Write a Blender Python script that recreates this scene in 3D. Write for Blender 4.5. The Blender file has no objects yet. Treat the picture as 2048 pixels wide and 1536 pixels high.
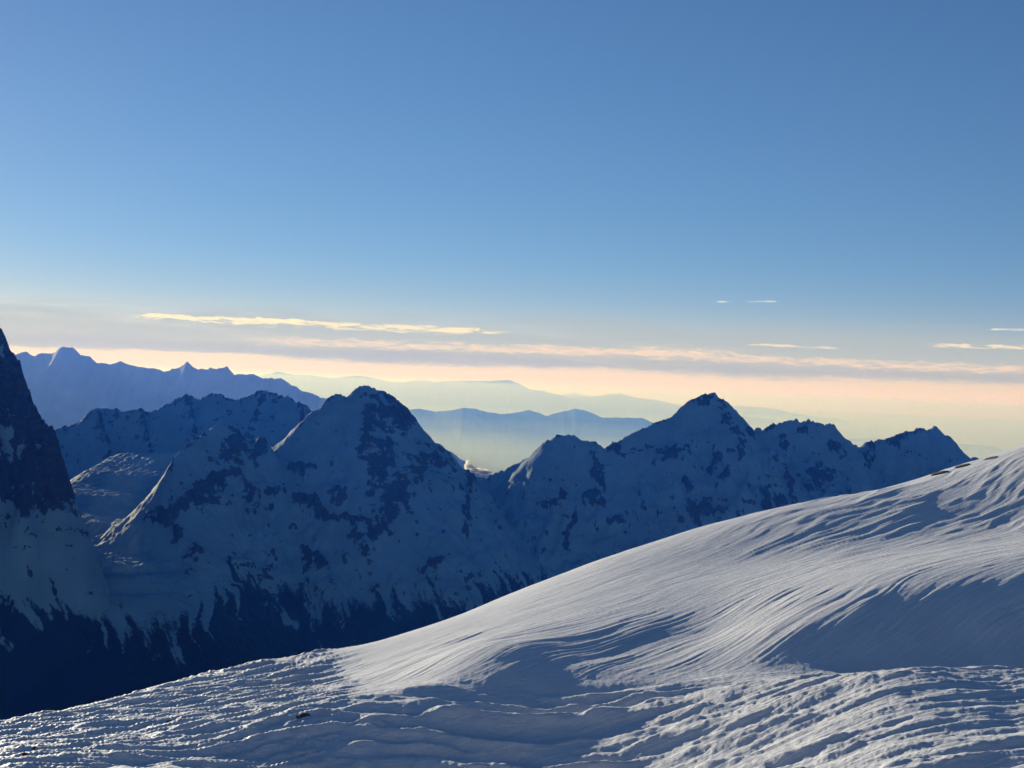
import bpy, bmesh, math, random
import numpy as np
from mathutils import Matrix, Vector

# ------------------------------------------------------------------ camera
F_PX = 2813.0                     # focal length in pixels of the 2048 px wide frame
ROLL = math.radians(2.4)
PITCH = math.atan(22.0 / F_PX)
scene = bpy.context.scene
col = scene.collection

Fv = np.array([0.0, math.cos(PITCH), math.sin(PITCH)])
R0 = np.array([1.0, 0.0, 0.0])
U0 = np.array([0.0, -math.sin(PITCH), math.cos(PITCH)])
Rv = math.cos(ROLL) * R0 + math.sin(ROLL) * U0
Uv = -math.sin(ROLL) * R0 + math.cos(ROLL) * U0

cam_d = bpy.data.cameras.new('camera')
cam_d.sensor_width = 36.0
cam_d.lens = 36.0 * F_PX / 2048.0
cam_d.clip_start = 0.5
cam_d.clip_end = 600000.0
cam = bpy.data.objects.new('camera', cam_d)
cam.matrix_world = Matrix(((Rv[0], Uv[0], -Fv[0], 0), (Rv[1], Uv[1], -Fv[1], 0),
                           (Rv[2], Uv[2], -Fv[2], 0), (0, 0, 0, 1)))
col.objects.link(cam)
scene.camera = cam

# ------------------------------------------------------------------ light
SUN_AZ = math.radians(-34.0)      # left of the view direction (+Y)
SUN_EL = math.radians(9.0)
SUN_STRENGTH = 4.6
SKY_STRENGTH = 0.053
EXPOSURE = 0.5

vs = scene.view_settings
vs.view_transform = 'Standard'
vs.look = 'None'
vs.gamma = 1.0
vs.use_curve_mapping = False
vs.exposure = EXPOSURE
scene.render.engine = 'CYCLES'
scene.cycles.max_bounces = 6
scene.cycles.diffuse_bounces = 2
scene.cycles.volume_bounces = 0
scene.cycles.use_denoising = True

sun_d = bpy.data.lights.new('sun', 'SUN')
sun_d.energy = SUN_STRENGTH
sun_d.angle = math.radians(0.5)
sun_d.color = (1.0, 0.92, 0.82)
sun = bpy.data.objects.new('sun', sun_d)
to_sun = Vector((math.sin(SUN_AZ) * math.cos(SUN_EL), math.cos(SUN_AZ) * math.cos(SUN_EL), math.sin(SUN_EL)))
sun.rotation_euler = to_sun.to_track_quat('Z', 'Y').to_euler()
sun.location = to_sun * 500
col.objects.link(sun)


def ray(u, v):
    d = Fv + Rv * ((u - 1024.0) / F_PX) + Uv * ((768.0 - v) / F_PX)
    return d / d[1]


def at(u, v, depth):
    """pixel of the photograph and a chosen distance -> point in the place"""
    return ray(u, v) * depth


def azel(u, v):
    d = ray(u, v)
    return math.atan2(d[0], d[1]), math.atan2(d[2], math.hypot(d[0], d[1]))


# --- small helper to write node arithmetic
class S:
    def __init__(self, nt, sock):
        self.nt, self.s = nt, sock

    def _m(self, op, *a):
        n = self.nt.nodes.new('ShaderNodeMath')
        n.operation = op
        for i, x in enumerate((self,) + a):
            if isinstance(x, S):
                self.nt.links.new(x.s, n.inputs[i])
            else:
                n.inputs[i].default_value = float(x)
        return S(self.nt, n.outputs[0])

    def __add__(self, o): return self._m('ADD', o)
    def __sub__(self, o): return self._m('SUBTRACT', o)
    def __mul__(self, o): return self._m('MULTIPLY', o)
    def __truediv__(self, o): return self._m('DIVIDE', o)
    __radd__ = __add__
    __rmul__ = __mul__
    def __rsub__(self, o): return (self * -1.0) + o
    def max(self, o): return self._m('MAXIMUM', o)
    def min(self, o): return self._m('MINIMUM', o)
    def abs(self): return self._m('ABSOLUTE')
    def pow(self, o): return self._m('POWER', o)
    def exp(self): return self._m('EXPONENT')
    def atan2(self, o): return self._m('ARCTAN2', o)
    def asin(self): return self._m('ARCSINE')

    def step(self, a, b):
        n = self.nt.nodes.new('ShaderNodeMapRange')
        n.interpolation_type = 'SMOOTHSTEP'
        self.nt.links.new(self.s, n.inputs['Value'])
        n.inputs['From Min'].default_value = a
        n.inputs['From Max'].default_value = b
        if a > b:
            n.inputs['From Min'].default_value = b
            n.inputs['From Max'].default_value = a
            n.inputs['To Min'].default_value = 1.0
            n.inputs['To Max'].default_value = 0.0
        return S(self.nt, n.outputs['Result'])


def xyz(nt, a, b, c):
    n = nt.nodes.new('ShaderNodeCombineXYZ')
    for i, x in enumerate((a, b, c)):
        if isinstance(x, S):
            nt.links.new(x.s, n.inputs[i])
        else:
            n.inputs[i].default_value = float(x)
    return n.outputs[0]


def noise(nt, vec, scale, detail=4, rough=0.55, dist=0.0):
    n = nt.nodes.new('ShaderNodeTexNoise')
    n.inputs['Scale'].default_value = scale
    n.inputs['Detail'].default_value = detail
    n.inputs['Roughness'].default_value = rough
    n.inputs['Distortion'].default_value = dist
    if vec is not None:
        nt.links.new(vec, n.inputs['Vector'])
    return S(nt, n.outputs['Fac'])


def mix(nt, fac, a, b):
    n = nt.nodes.new('ShaderNodeMix')
    n.data_type = 'RGBA'
    for sock, x in ((n.inputs['Factor'], fac), (n.inputs[6], a), (n.inputs[7], b)):
        if isinstance(x, S):
            nt.links.new(x.s, sock)
        elif isinstance(x, bpy.types.NodeSocket):
            nt.links.new(x, sock)
        elif isinstance(x, (int, float)):
            sock.default_value = x
        else:
            sock.default_value = (x[0], x[1], x[2], 1.0)
    return n.outputs[2]


# ------------------------------------------------------------------ sky
def make_world():
    w = bpy.data.worlds.new('World')
    scene.world = w
    w.use_nodes = True
    nt = w.node_tree
    nt.nodes.clear()
    out = nt.nodes.new('ShaderNodeOutputWorld')
    bg = nt.nodes.new('ShaderNodeBackground')
    bg.inputs['Strength'].default_value = SKY_STRENGTH
    tc = nt.nodes.new('ShaderNodeTexCoord')
    sep = nt.nodes.new('ShaderNodeSeparateXYZ')
    nt.links.new(tc.outputs['Generated'], sep.inputs[0])
    X, Y, Z = (S(nt, sep.outputs[i]) for i in range(3))
    # below the horizon the sky goes on as it is at the horizon
    sky = nt.nodes.new('ShaderNodeTexSky')
    sky.sky_type = 'NISHITA'
    sky.sun_disc = False
    sky.sun_elevation = SUN_EL
    sky.sun_rotation = SUN_AZ
    sky.altitude = 3300.0
    sky.air_density = 1.0
    sky.dust_density = 0.5
    sky.ozone_density = 1.5
    nt.links.new(xyz(nt, X, Y, Z.max(0.0) * 0.90 + 0.05), sky.inputs['Vector'])
    hs = nt.nodes.new('ShaderNodeHueSaturation')
    hs.inputs['Saturation'].default_value = 1.18
    nt.links.new(sky.outputs[0], hs.inputs['Color'])
    tint = nt.nodes.new('ShaderNodeMix')
    tint.data_type = 'RGBA'
    tint.blend_type = 'MULTIPLY'
    tint.inputs['Factor'].default_value = 1.0
    nt.links.new(hs.outputs[0], tint.inputs[6])
    tint.inputs[7].default_value = (1.31, 1.30, 1.46, 1.0)
    skyc = tint.outputs[2]

    az = X.atan2(Y)
    el = Z.max(-1.0).min(1.0).asin()
    # warm, dusty air close to the horizon, all the way round
    kx = 1.0 / SKY_STRENGTH / 2 ** EXPOSURE
    toward = (X * math.sin(SUN_AZ) + Y * math.cos(SUN_AZ)) * 0.5 + 0.5      # strongest under the sun
    glow = ((el.max(0.0) / math.radians(2.1)).pow(1.5) * -1.0).exp() * (toward.max(0.0).pow(0.9) * 0.9 + 0.02)
    skyc = mix(nt, glow, skyc, (1.45 * kx, 0.82 * kx, 0.16 * kx))

    # cloud sheets, each a long thin bank low over the horizon
    fine = noise(nt, xyz(nt, az * 60.0, el * 400.0, 1.0), 1.0, 6, 0.66, 0.8)
    broad = noise(nt, xyz(nt, az * 9.0, el * 90.0, 7.0), 1.0, 4, 0.55, 0.3)
    edge = noise(nt, xyz(nt, az * 6.0, 3.0, 2.0), 1.0, 4, 0.6)
    both = broad * 0.55 + fine * 0.45
    px = 1.0 / F_PX
    cur = skyc

    def bank(u0, v0, u1, v1, up, dn, thr, soft, color, amount, nz, ends=60.0, wob=6.0):
        """bank along the line (u0,v0)-(u1,v1) reaching `up` px above and `dn` px below it"""
        nonlocal cur
        a0, e0 = azel(u0, v0)
        a1, e1 = azel(u1, v1)
        k = (e1 - e0) / (a1 - a0)
        d = (el - (az * k + (e0 - k * a0)) + (edge - 0.5) * (wob * 2 * px)) / px   # px above the line
        m = d.step(up, 0.0) * d.step(-dn, 0.0)
        if u0 > -300:
            m = m * az.step(a0 - ends * px * 0.3, a0 + ends * px)
        if u1 < 2300:
            m = m * az.step(a1 + ends * px * 0.3, a1 - ends * px)
        f = (m * 0.9 + (nz - 0.5) * 2.6 - thr).step(0.0, soft) * m.step(0.0, 0.3) * amount
        k2 = kx
        cur = mix(nt, f, cur, tuple(c * k2 for c in color))

    # grey veil, fading out upwards, with a firmer lower edge
    bank(-400, 652, 2500, 742, 100, 36, 0.02, 0.75, (0.45, 0.49, 0.51), 0.66, broad, wob=3)
    bank(-400, 664, 2500, 766, 30, 14, 0.06, 0.80, (0.50, 0.47, 0.45), 0.75, both, wob=3)
    # mauve-grey body of the long bank and its lit upper edge
    bank(380, 702, 2500, 772, 28, 22, 0.22, 0.80, (0.47, 0.44, 0.43), 0.80, both, 250)
    bank(440, 676, 1560, 712, 18, 22, 0.36, 0.80, (1.0, 0.75, 0.52), 0.9, fine, 200)
    bank(900, 690, 2500, 756, 20, 22, 0.36, 0.85, (0.95, 0.70, 0.52), 0.9, fine, 250)
    # bright streaks
    bank(250, 629, 1040, 664, 12, 18, 0.46, 0.55, (1.05, 0.88, 0.58), 1.0, fine, 90)
    bank(250, 629, 640, 645, 11, 14, 0.38, 0.50, (1.1, 0.94, 0.64), 1.0, fine, 60)
    bank(1425, 604, 1590, 603, 6, 6, 0.62, 0.5, (0.85, 0.88, 0.86), 0.8, fine, 16, 0)
    bank(1475, 688, 1700, 697, 7, 7, 0.58, 0.5, (1.0, 0.80, 0.58), 0.85, fine, 40, 0)
    bank(1835, 688, 2500, 706, 9, 12, 0.50, 0.5, (1.0, 0.80, 0.58), 0.95, fine, 50, 0)
    bank(1970, 658, 2300, 664, 6, 6, 0.56, 0.5, (0.92, 0.90, 0.85), 0.85, fine, 24, 0)

    nt.links.new(cur, bg.inputs['Color'])
    nt.links.new(bg.outputs[0], out.inputs['Surface'])


make_world()

# ------------------------------------------------------------------ noise in numpy
_rs = np.random.RandomState(7)
_perm = np.concatenate([_rs.permutation(512)] * 2).astype(np.int32)
_ang = _rs.rand(512) * 2 * np.pi
_gx, _gy = np.cos(_ang).astype(np.float32), np.sin(_ang).astype(np.float32)


def perlin(x, y, seed=0):
    x = np.asarray(x, np.float64) + seed * 17.31
    y = np.asarray(y, np.float64) + seed * 9.77
    xi, yi = np.floor(x), np.floor(y)
    fx, fy = (x - xi).astype(np.float32), (y - yi).astype(np.float32)
    xi, yi = xi.astype(np.int64) & 511, yi.astype(np.int64) & 511
    x1, y1 = (xi + 1) & 511, (yi + 1) & 511

    def g(ix, iy, dx, dy):
        h = _perm[_perm[ix] + iy]
        return _gx[h] * dx + _gy[h] * dy
    sx = fx * fx * fx * (fx * (fx * 6 - 15) + 10)
    sy = fy * fy * fy * (fy * (fy * 6 - 15) + 10)
    a = g(xi, yi, fx, fy)
    b = g(x1, yi, fx - 1, fy)
    c = g(xi, y1, fx, fy - 1)
    d = g(x1, y1, fx - 1, fy - 1)
    a = a + (b - a) * sx
    c = c + (d - c) * sx
    return (a + (c - a) * sy) * 1.5


def fbm(x, y, oct=5, gain=0.5, lac=2.03, seed=0):
    s, amp = 0.0, 1.0
    for i in range(oct):
        s = s + amp * perlin(x * lac ** i, y * lac ** i, seed + i * 3)
        amp *= gain
    return s


def ridged(x, y, oct=4, gain=0.5, lac=2.07, seed=0):
    s, amp, tot = 0.0, 1.0, 0.0
    for i in range(oct):
        s = s + amp * (1 - np.abs(perlin(x * lac ** i, y * lac ** i, seed + i * 5)) * 1.6)
        tot += amp
        amp *= gain
    return s / tot


def sstep(a, b, x):
    t = np.clip((x - a) / (b - a), 0, 1)
    return t * t * (3 - 2 * t)


# ------------------------------------------------------------------ mesh helpers
def grid_object(name, X, Y, Z, mat, attrs=None, smooth=True):
    ny, nx = X.shape
    me = bpy.data.meshes.new(name)
    co = np.stack([X, Y, Z], -1).reshape(-1, 3).astype(np.float32)
    i = np.arange(ny * nx).reshape(ny, nx)
    q = np.stack([i[:-1, :-1], i[:-1, 1:], i[1:, 1:], i[1:, :-1]], -1).reshape(-1, 4)
    nq = len(q)
    me.vertices.add(len(co))
    me.vertices.foreach_set('co', co.ravel())
    me.loops.add(nq * 4)
    me.loops.foreach_set('vertex_index', q.ravel().astype(np.int32))
    me.polygons.add(nq)
    me.polygons.foreach_set('loop_start', np.arange(0, nq * 4, 4, dtype=np.int32))
    me.polygons.foreach_set('loop_total', np.full(nq, 4, np.int32))
    me.polygons.foreach_set('use_smooth', np.full(nq, smooth, bool))
    for k, a in (attrs or {}).items():
        at_ = me.attributes.new(k, 'FLOAT', 'POINT')
        at_.data.foreach_set('value', a.ravel().astype(np.float32))
    me.update()
    me.validate()
    o = bpy.data.objects.new(name, me)
    me.materials.append(mat)
    col.objects.link(o)
    return o


def structure(o, label=None):
    o['kind'] = 'structure'
    if label:
        o['label'] = label
    return o


# ------------------------------------------------------------------ materials
def new_mat(name):
    m = bpy.data.materials.new(name)
    m.use_nodes = True
    nt = m.node_tree
    b = nt.nodes['Principled BSDF']
    return m, nt, b


def attr(nt, name):
    n = nt.nodes.new('ShaderNodeAttribute')
    n.attribute_name = name
    return S(nt, n.outputs['Fac'])


def pos(nt):
    g = nt.nodes.new('ShaderNodeNewGeometry')
    return g.outputs['Position']


def bump(nt, b, height, strength, dist):
    n = nt.nodes.new('ShaderNodeBump')
    n.inputs['Strength'].default_value = strength
    n.inputs['Distance'].default_value = dist
    nt.links.new(height.s, n.inputs['Height'])
    nt.links.new(n.outputs[0], b.inputs['Normal'])


def mat_mountain():
    m, nt, b = new_mat('mountain_shade_tinted_snow_and_rock')
    p = pos(nt)
    sp = nt.nodes.new('ShaderNodeSeparateXYZ')
    nt.links.new(p, sp.inputs[0])
    X, Y, Z = (S(nt, sp.outputs[i]) for i in range(3))
    n1 = noise(nt, p, 0.06, 6, 0.70, 0.4)
    n2 = noise(nt, p, 0.008, 4, 0.6)
    rib = 1.0 - (noise(nt, xyz(nt, (X + Z * 0.5) / 26.0, Z / 95.0, Y / 95.0), 1.0, 5, 0.62, 0.5) - 0.5).abs() * 5.0
    ledge = 1.0 - (noise(nt, xyz(nt, X / 90.0, (Z + X * 0.2) / 17.0, Y / 90.0), 1.0, 4, 0.62, 0.4) - 0.5).abs() * 5.0
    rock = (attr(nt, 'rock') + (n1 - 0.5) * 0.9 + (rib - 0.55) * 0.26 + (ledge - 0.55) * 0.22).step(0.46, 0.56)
    forest = (attr(nt, 'forest') + (n1 - 0.5) * 0.6 + (rib - 0.55) * 0.30).step(0.38, 0.66)
    snowc = mix(nt, n2.step(0.3, 0.75), (0.12, 0.205, 0.285), (0.165, 0.262, 0.35))  # snow kept dark and blue, the shade of these faces put into its colour
    snowc = mix(nt, (attr(nt, 'painted_sun') + (n1 - 0.5) * 0.8).step(0.25, 0.8), snowc, (0.29, 0.345, 0.40))      # glacier snow paler along the sunlit strip, sunlight put into its colour
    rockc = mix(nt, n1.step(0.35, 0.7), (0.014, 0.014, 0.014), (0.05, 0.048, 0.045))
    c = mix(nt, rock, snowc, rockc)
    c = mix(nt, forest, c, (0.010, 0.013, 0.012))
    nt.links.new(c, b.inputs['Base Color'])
    b.inputs['Roughness'].default_value = 0.8
    b.inputs['Specular IOR Level'].default_value = 0.15
    bump(nt, b, noise(nt, p, 0.09, 5, 0.65), 0.6, 6.0)
    return m


def mat_far():
    m, nt, b = new_mat('far_ridge_rock')
    p = pos(nt)
    n1 = noise(nt, p, 0.0012, 5, 0.6)
    nt.links.new(mix(nt, n1.step(0.4, 0.65), (0.05, 0.055, 0.05), (0.12, 0.12, 0.12)), b.inputs['Base Color'])
    b.inputs['Roughness'].default_value = 0.9
    b.inputs['Specular IOR Level'].default_value = 0.1
    return m


def mat_snow():
    m, nt, b = new_mat('wind_blown_snow')
    p = pos(nt)
    n1 = noise(nt, p, 0.25, 4, 0.6)
    nt.links.new(mix(nt, n1.step(0.3, 0.7), (0.66, 0.67, 0.69), (0.74, 0.74, 0.74)), b.inputs['Base Color'])
    b.inputs['Roughness'].default_value = 0.55
    b.inputs['Specular IOR Level'].default_value = 0.25
    sp = nt.nodes.new('ShaderNodeSeparateXYZ')
    nt.links.new(p, sp.inputs[0])
    X, Y = S(nt, sp.outputs[0]), S(nt, sp.outputs[1])
    c_, s_ = math.cos(math.radians(48)), math.sin(math.radians(48))
    dome = noise(nt, xyz(nt, (X * s_ + Y * c_) * 0.09, (X * c_ - Y * s_) * 2.6, 0.0), 1.0, 5, 0.66, 0.25)
    c_, s_ = math.cos(math.radians(76)), math.sin(math.radians(76))
    flat = noise(nt, xyz(nt, (X * s_ + Y * c_) * 0.5, (X * c_ - Y * s_) * 2.2, 4.0), 1.0, 5, 0.66, 0.4)
    far = Y.step(100.0, 112.0)
    streak = dome * far + flat * (1.0 - far)
    grain = noise(nt, p, 5.0, 5, 0.7)
    bump(nt, b, streak * 1.0 + grain * 0.24, 1.0, 0.17)
    return m


def mat_plain():
    m, nt, b = new_mat('lowland_ground')
    p = pos(nt)
    n1 = noise(nt, p, 0.0004, 4, 0.6)
    nt.links.new(mix(nt, n1, (0.04, 0.05, 0.035), (0.08, 0.08, 0.06)), b.inputs['Base Color'])
    b.inputs['Roughness'].default_value = 0.95
    return m


def mat_rock():
    m, nt, b = new_mat('dark_boulder_rock')
    p = pos(nt)
    n1 = noise(nt, p, 2.5, 5, 0.65)
    nt.links.new(mix(nt, n1.step(0.35, 0.7), (0.03, 0.03, 0.03), (0.10, 0.095, 0.085)), b.inputs['Base Color'])
    b.inputs['Roughness'].default_value = 0.9
    bump(nt, b, n1, 0.6, 0.1)
    return m


def mat_volume(name, color, density, g, absorb=(1, 1, 1)):
    m = bpy.data.materials.new(name)
    m.use_nodes = True
    nt = m.node_tree
    nt.nodes.clear()
    out = nt.nodes.new('ShaderNodeOutputMaterial')
    v = nt.nodes.new('ShaderNodeVolumePrincipled')
    v.inputs['Color'].default_value = (*color, 1)
    v.inputs['Absorption Color'].default_value = (*absorb, 1)
    v.inputs['Density'].default_value = density
    v.inputs['Anisotropy'].default_value = g
    nt.links.new(v.outputs[0], out.inputs['Volume'])
    return m


M_MOUNT, M_FAR, M_SNOW, M_PLAIN, M_ROCK = mat_mountain(), mat_far(), mat_snow(), mat_plain(), mat_rock()

# ------------------------------------------------------------------ lowland
PLAIN_Z = -2600.0
xs = np.linspace(-240000, 240000, 40)
ys = np.concatenate([np.linspace(-8000, 30000, 20), np.linspace(40000, 330000, 30)])
X, Y = np.meshgrid(xs, ys)
structure(grid_object('ground', X, Y, np.full_like(X, PLAIN_Z), M_PLAIN))

# ------------------------------------------------------------------ far ridges
def far_ridge(profile, depth, label, jag, wander, slope=0.5, seed=0, ends=(0.10, 0.10), nx=700, ny=46):
    P = np.array(profile, float)
    pts = np.array([at(u, v, depth) for u, v in P])
    px = depth / F_PX
    x0, x1 = pts[0, 0], pts[-1, 0]
    ext = 500 * px
    xs = np.linspace(x0 - ext, x1 + ext, nx)
    zc = np.interp(xs, pts[:, 0], pts[:, 2])
    zc = zc - np.clip(x0 - xs, 0, None) * ends[0] - np.clip(xs - x1, 0, None) * ends[1]
    zc = zc + jag * px * fbm(xs / (14 * px), xs * 0 + seed, 4, 0.6, seed=seed)
    yc = depth + wander * perlin(xs / (160 * px), xs * 0 + 3.3, seed + 40)
    half = (zc.max() - PLAIN_Z) / slope * 1.05
    t = np.concatenate([-np.linspace(1, 0, ny * 2 // 3) ** 1.5, np.linspace(0, 1, ny // 3)[1:] ** 1.5])
    T, Xg = np.meshgrid(t, xs, indexing='ij')
    Yg = np.broadcast_to(yc, Xg.shape) + T * half
    d = np.abs(T) * half
    gul = ridged(Xg / (70 * px), Yg / (150 * px), 4, 0.55, seed=seed + 9)
    # the ridge keeps its line of crest as seen at its own distance
    Zg = np.broadcast_to(zc, Xg.shape) * (Yg * 0 + 1) - slope * d * (0.85 + 0.25 * gul) \
        + 0.0 * d
    Zg = np.where(T == 0, np.broadcast_to(zc, Xg.shape), Zg)
    Zg = np.maximum(Zg, PLAIN_Z - 40)
    o = grid_object('far_ridge', Xg, Yg, Zg, M_FAR)
    structure(o, label)
    return o


RIDGE_I = [(-60, 716), (21, 705), (44, 704), (55, 710), (80, 707), (109, 707), (126, 698), (147, 694), (161, 697), (174, 709),
           (191, 714), (202, 726), (226, 729), (243, 724), (263, 733), (291, 736), (308, 738), (316, 743), (342, 736),
           (357, 731), (371, 724), (381, 734), (393, 738), (438, 737), (462, 735), (477, 750), (509, 748), (533, 757),
           (568, 756), (581, 767), (609, 782), (650, 796), (700, 815), (800, 850)]
RIDGE_J = [(700, 840), (760, 828), (815, 820), (835, 818), (869, 823), (904, 820), (928, 815), (955, 818), (979, 825), (1006, 828),
           (1034, 826), (1057, 821), (1078, 826), (1095, 833), (1122, 825), (1150, 818), (1170, 820), (1205, 835),
           (1249, 835), (1281, 836), (1305, 844), (1400, 860), (1500, 872)]
RIDGE_K = [(470, 762), (524, 749), (555, 743), (589, 750), (627, 751), (664, 756), (712, 751), (746, 756), (780, 763), (808, 765),
           (835, 761), (876, 764), (921, 762), (979, 762), (1020, 761), (1040, 768), (1061, 780), (1088, 782),
           (1116, 789), (1140, 796), (1185, 793), (1220, 788), (1243, 787), (1272, 795), (1316, 800), (1346, 808), (1420, 822)]
RIDGE_M = [(1050, 800), (1110, 792), (1150, 786), (1180, 793), (1300, 806), (1400, 812), (1480, 811), (1513, 814), (1551, 817), (1586, 826), (1653, 836), (1677, 837), (1706, 849), (1800, 862)]
RIDGE_L = [(1600, 888), (1697, 878), (1756, 877), (1820, 880), (1917, 887), (1952, 889), (1990, 894), (2013, 902), (2100, 915)]
far_ridge(RIDGE_M, 112000, 'palest mountain ridge fading into the yellow haze', 1.0, 3000, 0.30, 5)
far_ridge(RIDGE_K, 82000, 'pale blue-grey mountain ridge in the haze under the clouds', 1.0, 2500, 0.32, 4)
far_ridge(RIDGE_L, 60000, 'low grey-blue ridge low in the haze at the right', 0.8, 1500, 0.35, 8)
far_ridge(RIDGE_J, 40000, 'rounded blue ridge seen through the gap between the dark peaks', 1.2, 1200, 0.42, 3)
far_ridge(RIDGE_I, 21000, 'jagged blue mountain ridge behind the snowy peaks at the left', 2.4, 500, 0.75, 2, ends=(0.1, 0.5))


# ------------------------------------------------------------------ alpine massifs
def ridge_height(X, Y, lines, steep, gentle, knee):
    H = np.full(X.shape, -1e9)
    Dm = np.full(X.shape, 1e9)
    for pts in lines:
        for a, b in zip(pts[:-1], pts[1:]):
            ab = b - a
            L2 = ab[0] ** 2 + ab[1] ** 2 + 1e-9
            t = np.clip(((X - a[0]) * ab[0] + (Y - a[1]) * ab[1]) / L2, 0, 1)
            d = np.hypot(X - a[0] - t * ab[0], Y - a[1] - t * ab[1])
            z = a[2] + t * ab[2] - (gentle * d + (steep - gentle) * knee * (1 - np.exp(-d / knee)))
            H = np.maximum(H, z)
            Dm = np.minimum(Dm, d)
    return H, Dm


def blobs_mask(X, Z, blobs):
    m = np.zeros(X.shape)
    for (x, z, rx, rz, ang, s) in blobs:
        near = (np.abs(X - x) < 3.2 * max(rx, rz)) & (np.abs(Z - z) < 3.2 * max(rx, rz))
        if not near.any():
            continue
        dx, dz = X[near] - x, Z[near] - z
        c, sn = math.cos(math.radians(ang)), math.sin(math.radians(ang))
        p, q = (dx * c + dz * sn) / rx, (-dx * sn + dz * c) / rz
        m[near] = np.maximum(m[near], s * np.exp(-0.9 * (p * p + q * q)))
    return m


def slope_of(X, Y, Z):
    gy = np.gradient(Z, axis=0) / np.gradient(Y, axis=0)
    gx = np.gradient(Z, axis=1) / np.gradient(X, axis=1)
    return gx, gy


def massif(name, label, lines, xr, yr, dx, dy, steep=1.15, gentle=0.85, knee=160, gully=55.0,
           rock_blobs=(), rock_bias=0.0, forest_z=-700.0, seed=0, warp=45.0, base=-1700.0, floors=(), knolls=(), low_snow=0.0, crest=15.0, forest_on=True, top_rock=0.30):
    lines = [np.array(l, float) for l in lines]
    xs = np.arange(xr[0], xr[1] + dx, dx)
    ys = np.concatenate([np.arange(yr[0], yr[1], dy), np.arange(yr[1], yr[2] + 1, dy * 3)])
    X, Y = np.meshgrid(xs, ys)
    _, d0 = ridge_height(X, Y, lines, steep, gentle, knee)
    w = sstep(15, 350, d0)
    wx = warp * fbm(X / 330, Y / 330, 4, 0.5, seed=seed) * w
    wy = warp * fbm(X / 330, Y / 330, 4, 0.5, seed=seed + 21) * w
    H, _ = ridge_height(X + wx, Y + wy, lines, steep, gentle, knee)
    # ribs and gullies that run down the fall line
    q = X + 0.35 * Y * 0 + 60 * fbm(X / 260, Y / 260, 3, seed=seed + 33)
    rib = ridged(q / 210, Y / 700, 4, 0.55, seed=seed + 5)
    w2 = sstep(10, 260, d0)
    H = H + gully * (rib - 0.55) * w2
    rib2 = ridged((X + 0.45 * H + 25 * fbm(X / 120, Y / 120, 2, seed=seed + 36)) / 62, H / 210, 4, 0.6, seed=seed + 38)
    H = H + 16 * (rib2 - 0.55) * w2
    H = H + 15 * fbm(X / 95, Y / 95, 5, 0.62, seed=seed + 60) * (0.3 + 0.7 * w2)
    painted_sun = np.zeros(X.shape)
    for pts, wd, inner, outer in floors:            # glacier floors: broad, gentle, humped
        pts = np.array(pts, float)
        fl, fd = np.full(X.shape, -1e9), np.full(X.shape, 1e9)
        for a, b in zip(pts[:-1], pts[1:]):
            ab = b - a
            t = np.clip(((X - a[0]) * ab[0] + (Y - a[1]) * ab[1]) / (ab[0] ** 2 + ab[1] ** 2), 0, 1)
            d = np.hypot(X - a[0] - t * ab[0], Y - a[1] - t * ab[1])
            fl = np.maximum(fl, a[2] + t * ab[2] - inner * np.minimum(d, wd) - outer * np.maximum(d - wd, 0))
            fd = np.minimum(fd, d)
        painted_sun = np.maximum(painted_sun, np.exp(-(fd / (0.42 * wd)) ** 2))  # strip along the glacier that carries the painted sunlight
        hump = ridged(X / 70, Y / 46, 4, 0.6, seed=seed + 140)
        fl = fl + 21 * (hump - 0.5) * sstep(1.6 * wd, 0.4 * wd, fd)
        H = H - 70 * sstep(1.1 * wd, 0.45 * wd, fd) * sstep(6300, 5600, Y)
        k = 15.0
        H = np.where(np.abs(H - fl) < 4 * k, k * np.logaddexp(H / k, fl / k), np.maximum(H, fl))
    for kx_, ky_, ka, krx, kry in knolls:            # snow knolls
        e = ((X - kx_) / krx) ** 2 + ((Y - ky_) / kry) ** 2
        H = H + ka * np.exp(-e) * (1 + 0.35 * fbm(X / 22, Y / 22, 3, 0.6, seed=seed + 145))
    # broken crest
    H = H + crest * (ridged(X / 22, Y / 60, 3, 0.65, seed=seed + 150) - 0.6) * np.exp(-d0 / 26)
    # rock steps
    n_r = fbm(X / 48, (H + 0.25 * Y) / 38, 5, 0.65, seed=seed + 71) + 0.5 * (ridged((X + 0.5 * H) / 90, (H - 0.3 * X) / 40, 3, 0.6, seed=seed + 74) - 0.6)
    mb = blobs_mask(X + 14 * fbm(X / 40, H / 40, 3, seed=seed + 80), H + 14 * fbm(X / 40, H / 40, 3, seed=seed + 83), rock_blobs)
    gx, gy = slope_of(X, Y, H)
    sl = np.hypot(gx, gy)
    crag = np.clip(mb * 1.15 + 0.32 * n_r - 0.12, 0, 1)
    H = H + crag * (16 * np.abs(fbm(X / 26, H / 22, 4, 0.6, seed=seed + 90)) + 4)
    gx, gy = slope_of(X, Y, H)
    sl = np.hypot(gx, gy)
    curv = H - (np.roll(H, 3, 0) + np.roll(H, -3, 0) + np.roll(H, 3, 1) + np.roll(H, -3, 1)) / 4
    zone = fbm(X / 300, H / 260, 3, 0.5, seed=seed + 120)
    strata = ridged((H + 0.18 * X) / 34, X / 240, 3, 0.6, seed=seed + 124)
    rock = mb * (0.72 + 0.5 * (rib2 - 0.5)) + 0.34 * n_r + np.clip(0.55 + zone, 0, 1) * (0.75 * (rib2 - 0.62) + 0.45 * (strata - 0.66)) + 0.40 * sstep(1.15, 2.1, sl) + 0.0 + rock_bias \
        - low_snow * 0.24 * sstep(-380, -520, H + 90 * n_r) + 0.012 * np.clip(curv, -8, 14) + top_rock * np.exp(-d0 / 14)
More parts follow.
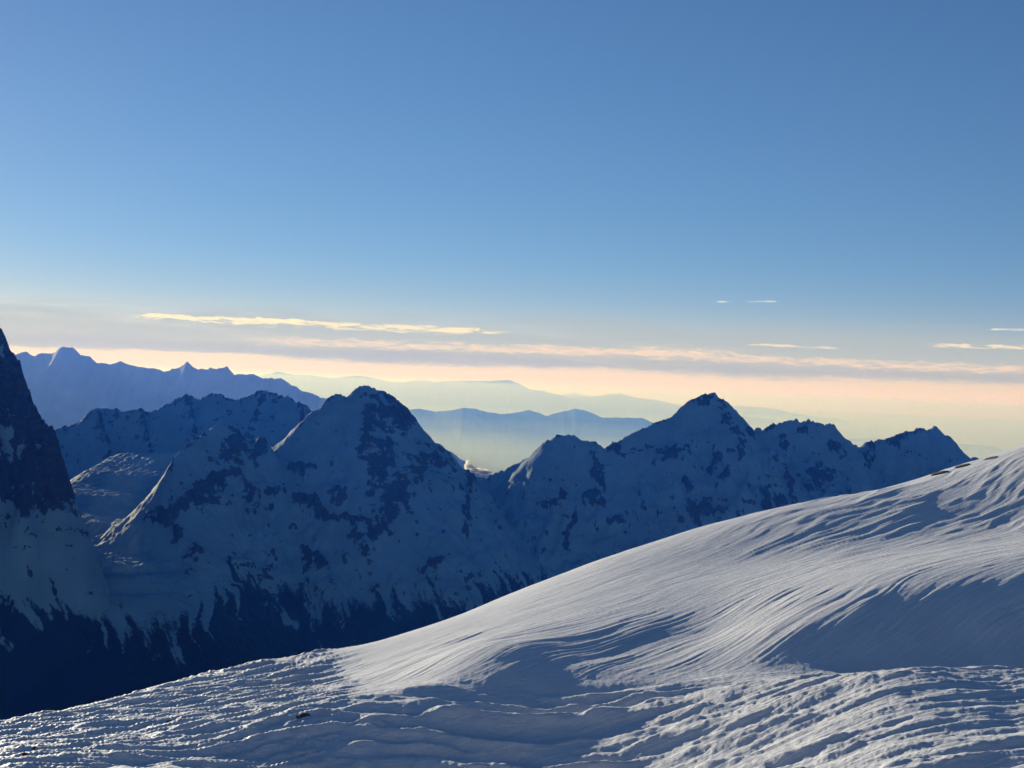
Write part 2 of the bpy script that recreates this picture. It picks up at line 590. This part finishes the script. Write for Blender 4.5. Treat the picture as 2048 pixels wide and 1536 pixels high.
    # trees climb the lower slope, cut by snow-filled avalanche tracks along the fall line
    fz = H + 60 * fbm(X / 500, Y / 500, 3, seed=seed + 100)
    sline = X + 0.75 * (H - forest_z)
    tracks = fbm((sline + 20 * fbm(X / 90, H / 90, 2, seed=seed + 107)) / 34, H / 420, 5, 0.66, seed=seed + 105)
    tracks = tracks * (0.6 + 0.9 * fbm(X / 160, H / 160, 2, seed=seed + 109))
    forest = sstep(130, -110, fz - forest_z + 150 * tracks) if forest_on else np.zeros_like(H)
    H = np.maximum(H, base)
    o = grid_object(name, X, Y, H, M_MOUNT, {'rock': rock - 0.5 * painted_sun, 'forest': forest, 'painted_sun': painted_sun})
    structure(o, label)
    return o, X, Y, H


def face(u, v, yc=5780.0, k=0.92, zc=-10.0):
    """point of the shaded face seen at (u, v)"""
    r = ray(u, v)
    y = (k * yc + zc * -1 * -1) / (k - r[2]) if abs(k - r[2]) > 1e-6 else yc
    y = (k * yc - zc) / (k - r[2])
    y = min(max(y, 3000), yc)
    return r * y


def blob(u, v, ru, rv, ang=0, s=1.0, **kw):
    p = face(u, v, **kw)
    px = p[1] / F_PX
    return (p[0], p[2], ru * px, rv * px, ang, s)


# main chain: the peak left of the gap, the low peak, the tall peak and the two jagged ones at the right
CHAIN = [(600, 850, 5500), (615, 830, 5520), (625, 821, 5530), (641, 821, 5540), (646, 811, 5545), (656, 797, 5550), (664, 792, 5555), (673, 787, 5560), (685, 787, 5565),
         (688, 794, 5568), (705, 790, 5580), (710, 778, 5590), (724, 769, 5600), (739, 772, 5610), (760, 780, 5630),
         (780, 790, 5650), (794, 802, 5665), (808, 814, 5680), (815, 826, 5690), (827, 835, 5700), (828, 849, 5710), (842, 873, 5730),
         (859, 891, 5760), (876, 907, 5790), (897, 917, 5820), (914, 932, 5850), (931, 941, 5880), (951, 951, 5920), (972, 956, 5950),
         (989, 946, 5960), (1013, 937, 5960), (1033, 927, 5960), (1054, 914, 5950), (1078, 900, 5940), (1081, 890, 5935), (1095, 879, 5930),
         (1112, 870, 5920), (1126, 870, 5915), (1150, 871, 5910), (1167, 880, 5905), (1185, 882, 5900), (1205, 893, 5890),
         (1217, 890, 5880), (1249, 876, 5860), (1278, 861, 5850), (1308, 845, 5840), (1337, 835, 5830), (1357, 819, 5820),
         (1378, 801, 5810), (1404, 790, 5800), (1422, 786, 5800), (1429, 785, 5800), (1434, 794, 5805), (1451, 801, 5820),
         (1469, 817, 5840), (1486, 835, 5860), (1498, 852, 5880), (1502, 864, 5900), (1508, 863, 5905), (1517, 851, 5910),
         (1523, 860, 5915), (1548, 849, 5930), (1571, 842, 5940), (1592, 836, 5950), (1600, 845, 5960), (1608, 842, 5965),
         (1618, 837, 5970), (1630, 843, 5980), (1666, 848, 6000), (1679, 864, 6020), (1694, 878, 6040), (1706, 887, 6060),
         (1716, 893, 6080), (1726, 890, 6090), (1735, 880, 6100), (1750, 883, 6110), (1770, 875, 6120), (1803, 865, 6130),
         (1820, 861, 6140), (1835, 854, 6150), (1852, 858, 6160), (1870, 847, 6170), (1879, 858, 6180), (1899, 872, 6200),
         (1908, 887, 6220), (1920, 906, 6240), (1928, 905, 6250), (1940, 917, 6260), (1950, 907, 6270), (1959, 919, 6280),
         (1971, 914, 6290), (1980, 925, 6300), (2100, 960, 6400), (2300, 1000, 6500)]
SPURS = [
    [(724, 769, 5600), (765, 860, 5500), (790, 940, 5380), (800, 1020, 5230), (770, 1100, 5080)],
    [(615, 830, 5520), (575, 880, 5450), (545, 905, 5400), (535, 888, 5370), (520, 872, 5350), (503, 882, 5345), (490, 885, 5340),
     (475, 862, 5320), (455, 848, 5300), (440, 845, 5280), (425, 852, 5240), (400, 872, 5160), (370, 893, 5070), (345, 908, 4990)],
    [(345, 908, 4990), (345, 965, 4900), (352, 1030, 4800), (365, 1100, 4700), (380, 1170, 4580)],
]
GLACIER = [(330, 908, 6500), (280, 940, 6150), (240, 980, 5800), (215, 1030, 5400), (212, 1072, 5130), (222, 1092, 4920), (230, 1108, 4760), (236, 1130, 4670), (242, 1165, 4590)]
W = lambda L: [at(u, v, d + 300.0 * min(max((u - 1205.0) / 224.0, 0.0), 1.0)) for u, v, d in L]
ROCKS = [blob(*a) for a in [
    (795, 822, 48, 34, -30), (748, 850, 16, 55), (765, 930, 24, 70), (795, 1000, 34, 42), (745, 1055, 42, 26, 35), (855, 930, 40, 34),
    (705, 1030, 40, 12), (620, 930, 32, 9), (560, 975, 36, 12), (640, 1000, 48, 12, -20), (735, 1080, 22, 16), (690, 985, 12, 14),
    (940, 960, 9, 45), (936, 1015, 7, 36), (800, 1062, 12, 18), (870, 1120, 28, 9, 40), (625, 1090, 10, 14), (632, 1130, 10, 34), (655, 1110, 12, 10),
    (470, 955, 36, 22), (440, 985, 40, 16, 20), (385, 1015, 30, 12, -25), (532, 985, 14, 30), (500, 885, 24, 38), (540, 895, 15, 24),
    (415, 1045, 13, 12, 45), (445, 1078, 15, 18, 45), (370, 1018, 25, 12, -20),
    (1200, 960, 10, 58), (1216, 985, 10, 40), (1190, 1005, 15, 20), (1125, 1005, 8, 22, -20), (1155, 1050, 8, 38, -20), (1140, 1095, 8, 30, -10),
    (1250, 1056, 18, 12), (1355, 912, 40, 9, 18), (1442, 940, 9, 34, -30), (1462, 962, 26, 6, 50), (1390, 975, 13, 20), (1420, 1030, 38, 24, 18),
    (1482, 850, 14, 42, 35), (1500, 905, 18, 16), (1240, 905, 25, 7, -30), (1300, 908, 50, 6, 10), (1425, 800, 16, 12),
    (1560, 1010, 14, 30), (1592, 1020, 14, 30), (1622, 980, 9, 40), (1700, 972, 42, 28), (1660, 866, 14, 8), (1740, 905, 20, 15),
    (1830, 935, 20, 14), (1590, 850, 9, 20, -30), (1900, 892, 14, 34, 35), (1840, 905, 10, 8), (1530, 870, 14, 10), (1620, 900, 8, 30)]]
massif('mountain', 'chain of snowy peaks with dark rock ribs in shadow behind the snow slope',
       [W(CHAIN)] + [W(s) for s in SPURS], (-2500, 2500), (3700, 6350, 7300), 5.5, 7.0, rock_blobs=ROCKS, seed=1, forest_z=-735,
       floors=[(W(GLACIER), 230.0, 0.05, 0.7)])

# snowy jagged ridge behind, between the cliff and the first peak
RIDGE_B = [(-700, 520, 7100), (-420, 540, 7100), (-330, 700, 7150), (-262, 838, 7200), (-115, 842, 7200), (-50, 848, 7200), (8, 856, 7200), (60, 861, 7200), (109, 861, 7200), (126, 850, 7200), (147, 847, 7200), (164, 837, 7200), (178, 823, 7200), (196, 813, 7200),  # unseen left end shaped to block the sun, with a gap lighting the glacier
           (215, 815, 7200), (236, 815, 7200), (248, 823, 7200), (263, 820, 7200), (279, 812, 7200), (296, 823, 7200), (318, 815, 7200),
           (337, 804, 7200), (352, 796, 7200), (373, 787, 7200), (386, 792, 7200), (396, 797, 7200), (420, 784, 7200),
           (444, 787, 7200), (461, 796, 7200), (478, 797, 7200), (492, 792, 7200), (513, 782, 7200), (530, 778, 7200),
           (543, 784, 7200), (564, 789, 7200), (581, 792, 7200), (591, 803, 7200), (602, 801, 7200), (612, 808, 7200),
           (622, 820, 7200), (680, 850, 7200), (760, 900, 7200)]
SP_B = [[(373, 787, 7200), (390, 850, 7000), (380, 930, 6750)], [(196, 813, 7200), (215, 880, 7000), (230, 960, 6750)],
        [(279, 812, 7200), (300, 880, 7000), (310, 950, 6750)], [(530, 778, 7200), (500, 850, 7000), (480, 900, 6800)],
        [(602, 801, 7200), (610, 860, 7050)]]
massif('mountain', 'jagged snowy ridge behind the first peak at the left', [W(RIDGE_B)] + [W(s) for s in SP_B],
       (-4200, -500), (5900, 7250, 8300), 6.0, 8.0, seed=5, gully=45, rock_bias=0.16, forest_on=False, knee=120, steep=1.3, base=-1500, warp=35, crest=24.0)

# steep rocky cliff at the left edge of the frame
CLIFF = [(-900, 520, 4900), (-500, 480, 4700), (-200, 540, 4600), (-60, 600, 4500), (0, 650, 4450), (8, 663, 4440), (15, 700, 4430), (24, 705, 4425), (41, 734, 4410),
         (48, 762, 4400), (60, 786, 4390), (65, 806, 4380), (79, 830, 4370), (91, 847, 4360), (97, 848, 4355), (108, 861, 4350),
         (110, 895, 4330), (112, 930, 4310), (100, 963, 4290), (84, 1003, 4270)]
SP_C = [[(0, 650, 4450), (-20, 800, 4300), (-40, 900, 4200)], [(65, 806, 4380), (60, 900, 4300), (50, 980, 4230)]]
CROCK = [blob(*a, yc=4450.0, k=1.6) for a in [(60, 820, 45, 70, 20), (90, 930, 42, 70), (20, 960, 40, 40), (20, 760, 40, 90), (-60, 850, 60, 160), (95, 985, 30, 30), (40, 1000, 40, 20)]]
massif('mountain', 'steep rocky cliff rising out of the left edge', [W(CLIFF)] + [W(s) for s in SP_C],
       (-2900, -1150), (3500, 4600, 5600), 5.0, 6.0, seed=9, gully=30, rock_blobs=CROCK, rock_bias=-0.13, steep=3.1, gentle=2.0, knee=170, forest_z=-700, warp=25, low_snow=1.0)


# ------------------------------------------------------------------ snow slope in front
def tps(P, z, Xq, Yq, lam=0.0):
    n = len(P)
    d2 = ((P[:, None, :] - P[None]) ** 2).sum(-1)
    K = 0.5 * d2 * np.log(d2 + 1e-9) + lam * np.eye(n)
    A = np.zeros((n + 3, n + 3))
    A[:n, :n] = K
    A[:n, n] = 1
    A[:n, n + 1:] = P
    A[n:, :n] = A[:n, n:].T
    w = np.linalg.solve(A, np.concatenate([z, np.zeros(3)]))
    sh = Xq.shape
    xq, yq = Xq.ravel(), Yq.ravel()
    r = w[n] + w[n + 1] * xq + w[n + 2] * yq
    for i in range(n):
        d2 = (xq - P[i, 0]) ** 2 + (yq - P[i, 1]) ** 2
        r = r + w[i] * 0.5 * d2 * np.log(d2 + 1e-9)
    return r.reshape(sh)


CTRL = [  # pixel and distance
    # crest of the dome against the mountains
    (850, 1260, 150), (1000, 1196, 154), (1200, 1119, 160), (1400, 1054, 166), (1600, 1007, 173), (1800, 970, 184), (1860, 955, 192),
    (2048, 895, 225), (2300, 820, 250),
    # rough shoulder falling to the left
    (0, 1449, 104), (130, 1427, 110), (280, 1386, 118), (400, 1353, 126), (520, 1330, 132), (700, 1302, 142), (780, 1280, 147), (-300, 1530, 96),
    (200, 1480, 95), (400, 1420, 106), (600, 1370, 119), (0, 1536, 82), (200, 1536, 84), (-300, 1640, 76),
    # rounded crest between the sunlit shoulder and the shaded slope
    (380, 1536, 88), (540, 1475, 94), (620, 1438, 97), (720, 1410, 100), (860, 1380, 103.5),
    (500, 1600, 85), (700, 1536, 90), (900, 1460, 97), (900, 1536, 92), (720, 1470, 95),
    # foot of the dome
    (960, 1356, 106), (1050, 1343, 107), (1200, 1339, 108), (1400, 1342, 107), (1060, 1400, 103), (1200, 1440, 98.5), (1200, 1536, 90.5),
    # hollow in the dome and the lit flank right of it
    (985, 1292, 112.5), (820, 1362, 108.5), (870, 1338, 110.5), (930, 1318, 110.5), (1075, 1290, 113.5), (1085, 1325, 109.5), (1160, 1270, 118), (1200, 1312, 113), (880, 1300, 121), (1100, 1190, 140), (1300, 1180, 134), (1300, 1260, 119),
    (1500, 1120, 145), (1400, 1270, 118),
    # steep shaded flank at the right
    (1600, 1356, 103), (1800, 1362, 104), (2048, 1362, 105), (2300, 1365, 105),
    (1530, 1300, 109), (1580, 1258, 112), (1700, 1218, 114.5), (1850, 1196, 116), (2048, 1180, 117), (2300, 1165, 118), (1700, 1290, 108.5), (2048, 1275, 110.5),
    (1800, 1100, 143), (2048, 1040, 155), (1700, 1050, 156),
    # flat in front of it
    (1600, 1353, 98), (1800, 1352, 91), (2048, 1350, 92), (2300, 1352, 93), (1500, 1392, 96), (1800, 1400, 87), (2048, 1395, 87),
    (1480, 1440, 92.5), (1650, 1400, 91), (1650, 1450, 86.5), (1650, 1536, 80), (1800, 1450, 83), (2048, 1445, 82), (1450, 1530, 86), (1800, 1525, 76.5), (2048, 1500, 76), (2048, 1560, 71), (1200, 1640, 84), (700, 1650, 82),
]


def fg_height(X, Y):
    P = np.array([at(*c) for c in CTRL])
    extra = []
    for (u, v, d) in CTRL[:8]:                       # far side of the dome falls away
        p = at(u, v, d)
        for k in (25, 70):
            q = p * ((d + k) / d)
            q[2] -= 3.0 + 0.22 * (k - 10)
            extra.append(q)
    for (u, v, d) in CTRL[9:16]:
        p = at(u, v, d)
        for k in (20, 70):
            q = p * ((d + k) / d)
            q[2] -= 2.0 + 0.20 * (k - 10)
            extra.append(q)
    for x in (-25, 0, 25):                           # where the photographer stands
        extra.append(np.array([x, 4.0, -2.2]))
        extra.append(np.array([x, 28.0, -9.0]))
        extra.append(np.array([x, 52.0, -16.2 + 0.035 * x]))
    P = np.concatenate([P, np.array(extra)])
    H = tps(P[:, :2], P[:, 2], X, Y, lam=4.0)
    return H


def along(X, Y, deg):
    c, s = math.cos(math.radians(deg)), math.sin(math.radians(deg))
    return X * s + Y * c, X * c - Y * s          # along the wind, across it


def fg_detail(X, Y, H):
    edge = X + 0.12 * (Y - 105)
    dome = sstep(103, 112, Y) * sstep(-22, -10, edge + 0.25 * (Y - 108))
    left = sstep(-6, -13, X + 0.15 * (Y - 92)) * sstep(55, 70, Y)
    near = 1 - sstep(99, 107, Y + 0.03 * X)
    Z = H.copy()
    wx = fbm(X / 30, Y / 30, 3, seed=210)
    big = fbm(X / 70, Y / 70, 2, seed=208)
    # ledges across the near field: long gentle fronts, short sunlit tops
    for L, A, sd in ((4.6, 0.78, 201), (2.3, 0.42, 261)):
        wv = Y + 0.10 * X + 2.6 * fbm(X / 24, Y / 20, 3, seed=sd) + 0.5 * fbm(X / 4, Y / 4, 4, 0.6, seed=sd + 2)
        ph = wv / L
        saw = ph - np.floor(ph)
        led = np.where(saw < 0.72, sstep(0, 0.78, saw), sstep(0, 0.78, 0.72) * (1 - sstep(0.72, 1.0, saw)))
        amp = A * (1 - 0.6 * sstep(12, 24, X)) * np.clip(0.5 + 1.1 * fbm(X / 13, Y / 6, 3, seed=sd + 4), 0, 1.3)
        Z += near * (1 - left) * amp * led
    # sastrugi on the dome, running up and away to the right
    a, b = along(X, Y, 46)
    bw = b + 2.0 * wx + 6.0 * big
    s1 = ridged(a / 42, bw / 2.1, 3, 0.5, seed=212)
    s2 = ridged(a / 30 + 0.1 * wx, bw / 0.95, 2, 0.55, seed=216)
    s3 = ridged(a / 15.0, bw / 0.62, 1, 0.6, seed=219) * sstep(150, 120, Y)
    p1 = sstep(-0.35, 0.5, fbm(X / 18, Y / 30, 3, seed=218))
    p2 = 0.3 + 0.9 * sstep(-0.4, 0.6, fbm(a / 18, bw / 3, 3, 0.6, seed=220))
    Z += dome * (p1 * 0.095 * s1 + (0.3 + 0.7 * p1) * p2 * 0.085 * s2 + p2 * 0.045 * s3)
    strong = np.exp(-(((X - 52) / 22) ** 2 + ((Y - 165) / 28) ** 2))
    Z += strong * 0.20 * p2 * ridged(a / 16, (bw + 0.4 * wx) / 1.9, 2, 0.55, seed=222)
    # rough, wind-torn shoulder
    a, b = along(X, Y, 58)
    h1 = ridged(a / 15 + 0.2 * wx, (b + 1.5 * wx) / 3.0, 4, 0.55, seed=231)
    h2 = fbm(a / 4.6, b / 1.0, 4, 0.55, seed=235)
    h3 = ridged(a / 4.4, b / 0.75, 4, 0.6, seed=238)
    Z += left * (0.62 * (h1 - 0.5) + 0.18 * h2 + 0.16 * h3)
    # near field ripples
    a, b = along(X, Y, 80)
    r1 = ridged(a / 20, (b + 1.2 * wx) / 1.9, 4, 0.58, seed=241)
    r2 = ridged(a / 6.5, (b + wx) / 0.62, 4, 0.6, seed=245)
    flat = sstep(6, 20, X)
    Z += near * (1 - left) * ((0.10 + 0.16 * flat) * (r1 - 0.5) + (0.05 + 0.08 * flat) * r2)
    Z += 0.05 * (1 - 0.75 * dome) * fbm(X / 2.6, Y / 3.4, 4, 0.6, seed=252) + 0.016 * (1 - 0.6 * dome) * fbm(X / 0.5, Y / 0.7, 3, 0.6, seed=250)
    return Z


def build_foreground():
    tt = np.tan(np.radians(20.3))
    c = np.concatenate([np.linspace(-0.62, -tt, 40)[:-1], np.linspace(-tt, tt, 1060), np.linspace(tt, 0.62, 40)[1:]])
    d = np.concatenate([np.linspace(3, 60, 40)[:-1], np.linspace(60, 125, 330)[:-1], np.linspace(125, 235, 250)[:-1], np.linspace(235, 420, 30)])
    D, C = np.meshgrid(d, c, indexing='ij')
    X, Y = C * D, D
    H = fg_height(X, Y)
    Z = fg_detail(X, Y, H)
    o = grid_object('snow_slope', X, Y, Z, M_SNOW)
    structure(o, 'wind-carved snow dome and rough snow field in low sun')
    return X, Y, Z, c, d


FX, FY, FZ, FC, FD = build_foreground()

# ------------------------------------------------------------------ air
def box(name, lo, hi, mat):
    bm = bmesh.new()
    bmesh.ops.create_cube(bm, size=1.0)
    for v in bm.verts:
        for k in range(3):
            v.co[k] = lo[k] if v.co[k] < 0 else hi[k]
    bmesh.ops.recalc_face_normals(bm, faces=bm.faces)
    me = bpy.data.meshes.new(name)
    bm.to_mesh(me)
    bm.free()
    me.materials.append(mat)
    o = bpy.data.objects.new(name, me)
    col.objects.link(o)
    o['kind'] = 'stuff'
    return o


HAZE = mat_volume('haze_air', (0.018, 0.152, 0.88), 4.1e-5, 0.1, (1, 1, 0))
h = box('haze', (-250000, -10000, PLAIN_Z - 60), (250000, 340000, 620.0), HAZE)
h['label'] = 'thin blue mountain air between camera and ridges'
h['category'] = 'haze'

def mist(label, y0, y1, top, density, color=(1.0, 1.0, 1.0), absorb=(1, 1, 1), g=0.3):
    m = mat_volume('mist_over_lowland', color, density, g, absorb)
    o = box('valley_mist', (-249000, y0, PLAIN_Z - 50), (249000, y1, top), m)
    o['label'] = label


mist('blue distance haze behind the near chain of peaks', 8900, 92000, 590.0, 2.2e-5, (0.31, 0.39, 1.0))
mist('pale mist lying over the lowland between the far ridges', 24000, 339000, -650.0, 2.0e-5, (0.60, 0.74, 1.0))
mist('denser white mist at the foot of the far ridges', 24500, 338000, -1000.0, 5.0e-5, (0.68, 0.79, 1.0))
mist('yellowish veil in front of the palest ridges', 50000, 91000, 560.0, 2.3e-5, (1.0, 0.80, 0.70), g=0.5)

# ------------------------------------------------------------------ stones showing through the snow
def ground_at(x, y):
    c = x / y
    i = min(max(int(np.searchsorted(FD, y)) - 1, 0), len(FD) - 2)
    j = min(max(int(np.searchsorted(FC, c)) - 1, 0), len(FC) - 2)
    fy, fx = (y - FD[i]) / (FD[i + 1] - FD[i]), (c - FC[j]) / (FC[j + 1] - FC[j])
    return (FZ[i, j] * (1 - fx) + FZ[i, j + 1] * fx) * (1 - fy) + (FZ[i + 1, j] * (1 - fx) + FZ[i + 1, j + 1] * fx) * fy


def on_snow(u, v):
    r_ = ray(u, v)
    for y in np.arange(55.0, 240.0, 0.15):
        p = r_ * y
        if p[2] <= ground_at(p[0], p[1]):
            return p
    return r_ * 110.0


def stone(u, v, w, h, d, label, seed, tilt=0.0, sink=0.62):
    p = on_snow(u, v)
    px = p[1] / F_PX
    bm = bmesh.new()
    bmesh.ops.create_icosphere(bm, subdivisions=3, radius=1.0)
    rnd = random.Random(seed)
    planes = [Vector((rnd.gauss(0, 1), rnd.gauss(0, 1), rnd.gauss(0, 0.7))).normalized() for _ in range(11)]
    cut = [rnd.uniform(0.55, 0.85) for _ in planes]
    co = np.array([v_.co[:] for v_ in bm.verts])
    nz = fbm(co[:, 0] * 2.2 + seed, co[:, 1] * 2.2 + co[:, 2] * 1.7, 4, 0.6, seed=seed)
    for v_, n_ in zip(bm.verts, nz):
        q = v_.co.copy()
        for pl, c_ in zip(planes, cut):          # broken flat faces
            e = q.dot(pl)
            if e > c_:
                q -= pl * (e - c_) * 0.9
        q *= 1.0 + 0.10 * float(n_)
        v_.co = Vector((q.x * w * px, q.y * d, q.z * h * px))
    me = bpy.data.meshes.new('rock')
    bm.to_mesh(me)
    bm.free()
    me.materials.append(M_ROCK)
    o = bpy.data.objects.new('rock', me)
    o.location = (p[0], p[1] + d * 0.3, p[2] - h * px * sink + h * px * 0.3)
    o.rotation_euler = (0, tilt, rnd.uniform(-0.3, 0.3))
    o['label'] = label
    o['category'] = 'rock'
    o['group'] = 'stones showing through the snow'
    col.objects.link(o)
    return o


stone(606, 1434, 17, 12, 0.7, 'dark angular rock sticking out beside the shaded snow crest, largest of the lone rocks', 3)
stone(340, 1443, 17, 5, 0.5, 'flat dark rock in the shaded hollow of the rough snow shoulder', 5)
stone(366, 1436, 8, 4, 0.4, 'small dark rock just right of the flat one in the hollow', 6)
stone(68, 1497, 8, 6, 0.3, 'upper small dark rock in the shade at the bottom left corner', 8)
stone(44, 1510, 12, 6, 0.4, 'leftmost dark rock in the shade at the bottom left corner', 9)
stone(86, 1508, 7, 4, 0.3, 'right-hand small dark rock in the shade at the bottom left corner', 10)
stone(1882, 947, 22, 6, 1.2, 'long dark rock on the crest of the snow dome, nearest the jagged peak', 12, -0.3)
stone(1925, 933, 26, 5, 1.2, 'long dark rock in the middle of the dome crest outcrop', 13, -0.3)
stone(1985, 917, 20, 6, 1.4, 'dark rock on the dome crest highest up at the right', 14, -0.3)

# ------------------------------------------------------------------ wisp of cloud rising in the gap
def puff():
    m = mat_volume('cloud_vapour', (1.0, 1.0, 1.0), 0.05, 0.5)
    p = at(950, 936, 8500)
    px = 8500 / F_PX
    bm = bmesh.new()
    for (du, dv, ru, rv, sd) in ((2, -5, 15, 5, 1), (-14, 2, 7, 8, 2), (-15, 10, 4, 5, 3), (18, -7, 16, 5, 4)):
        t = bmesh.new()
        bmesh.ops.create_icosphere(t, subdivisions=4, radius=1.0)
        co = np.array([v.co[:] for v in t.verts])
        nz = fbm(co[:, 0] * 2 + sd * 3, co[:, 1] * 2 + co[:, 2] * 2, 4, 0.6, seed=300 + sd)
        for v, n_ in zip(t.verts, nz):
            k = 1.0 + 0.45 * float(n_)
            v.co = Vector((v.co.x * ru * px * k + du * px, v.co.y * 60 * k, v.co.z * rv * px * k + dv * px))
        me_ = bpy.data.meshes.new('tmp')
        t.to_mesh(me_)
        t.free()
        bm.from_mesh(me_)
        bpy.data.meshes.remove(me_)
    me = bpy.data.meshes.new('cloud')
    bm.to_mesh(me)
    bm.free()
    me.materials.append(m)
    o = bpy.data.objects.new('cloud', me)
    o.location = p
    o['label'] = 'small bright wisp of cloud in the gap right of the first peak'
    o['category'] = 'cloud'
    col.objects.link(o)


puff()
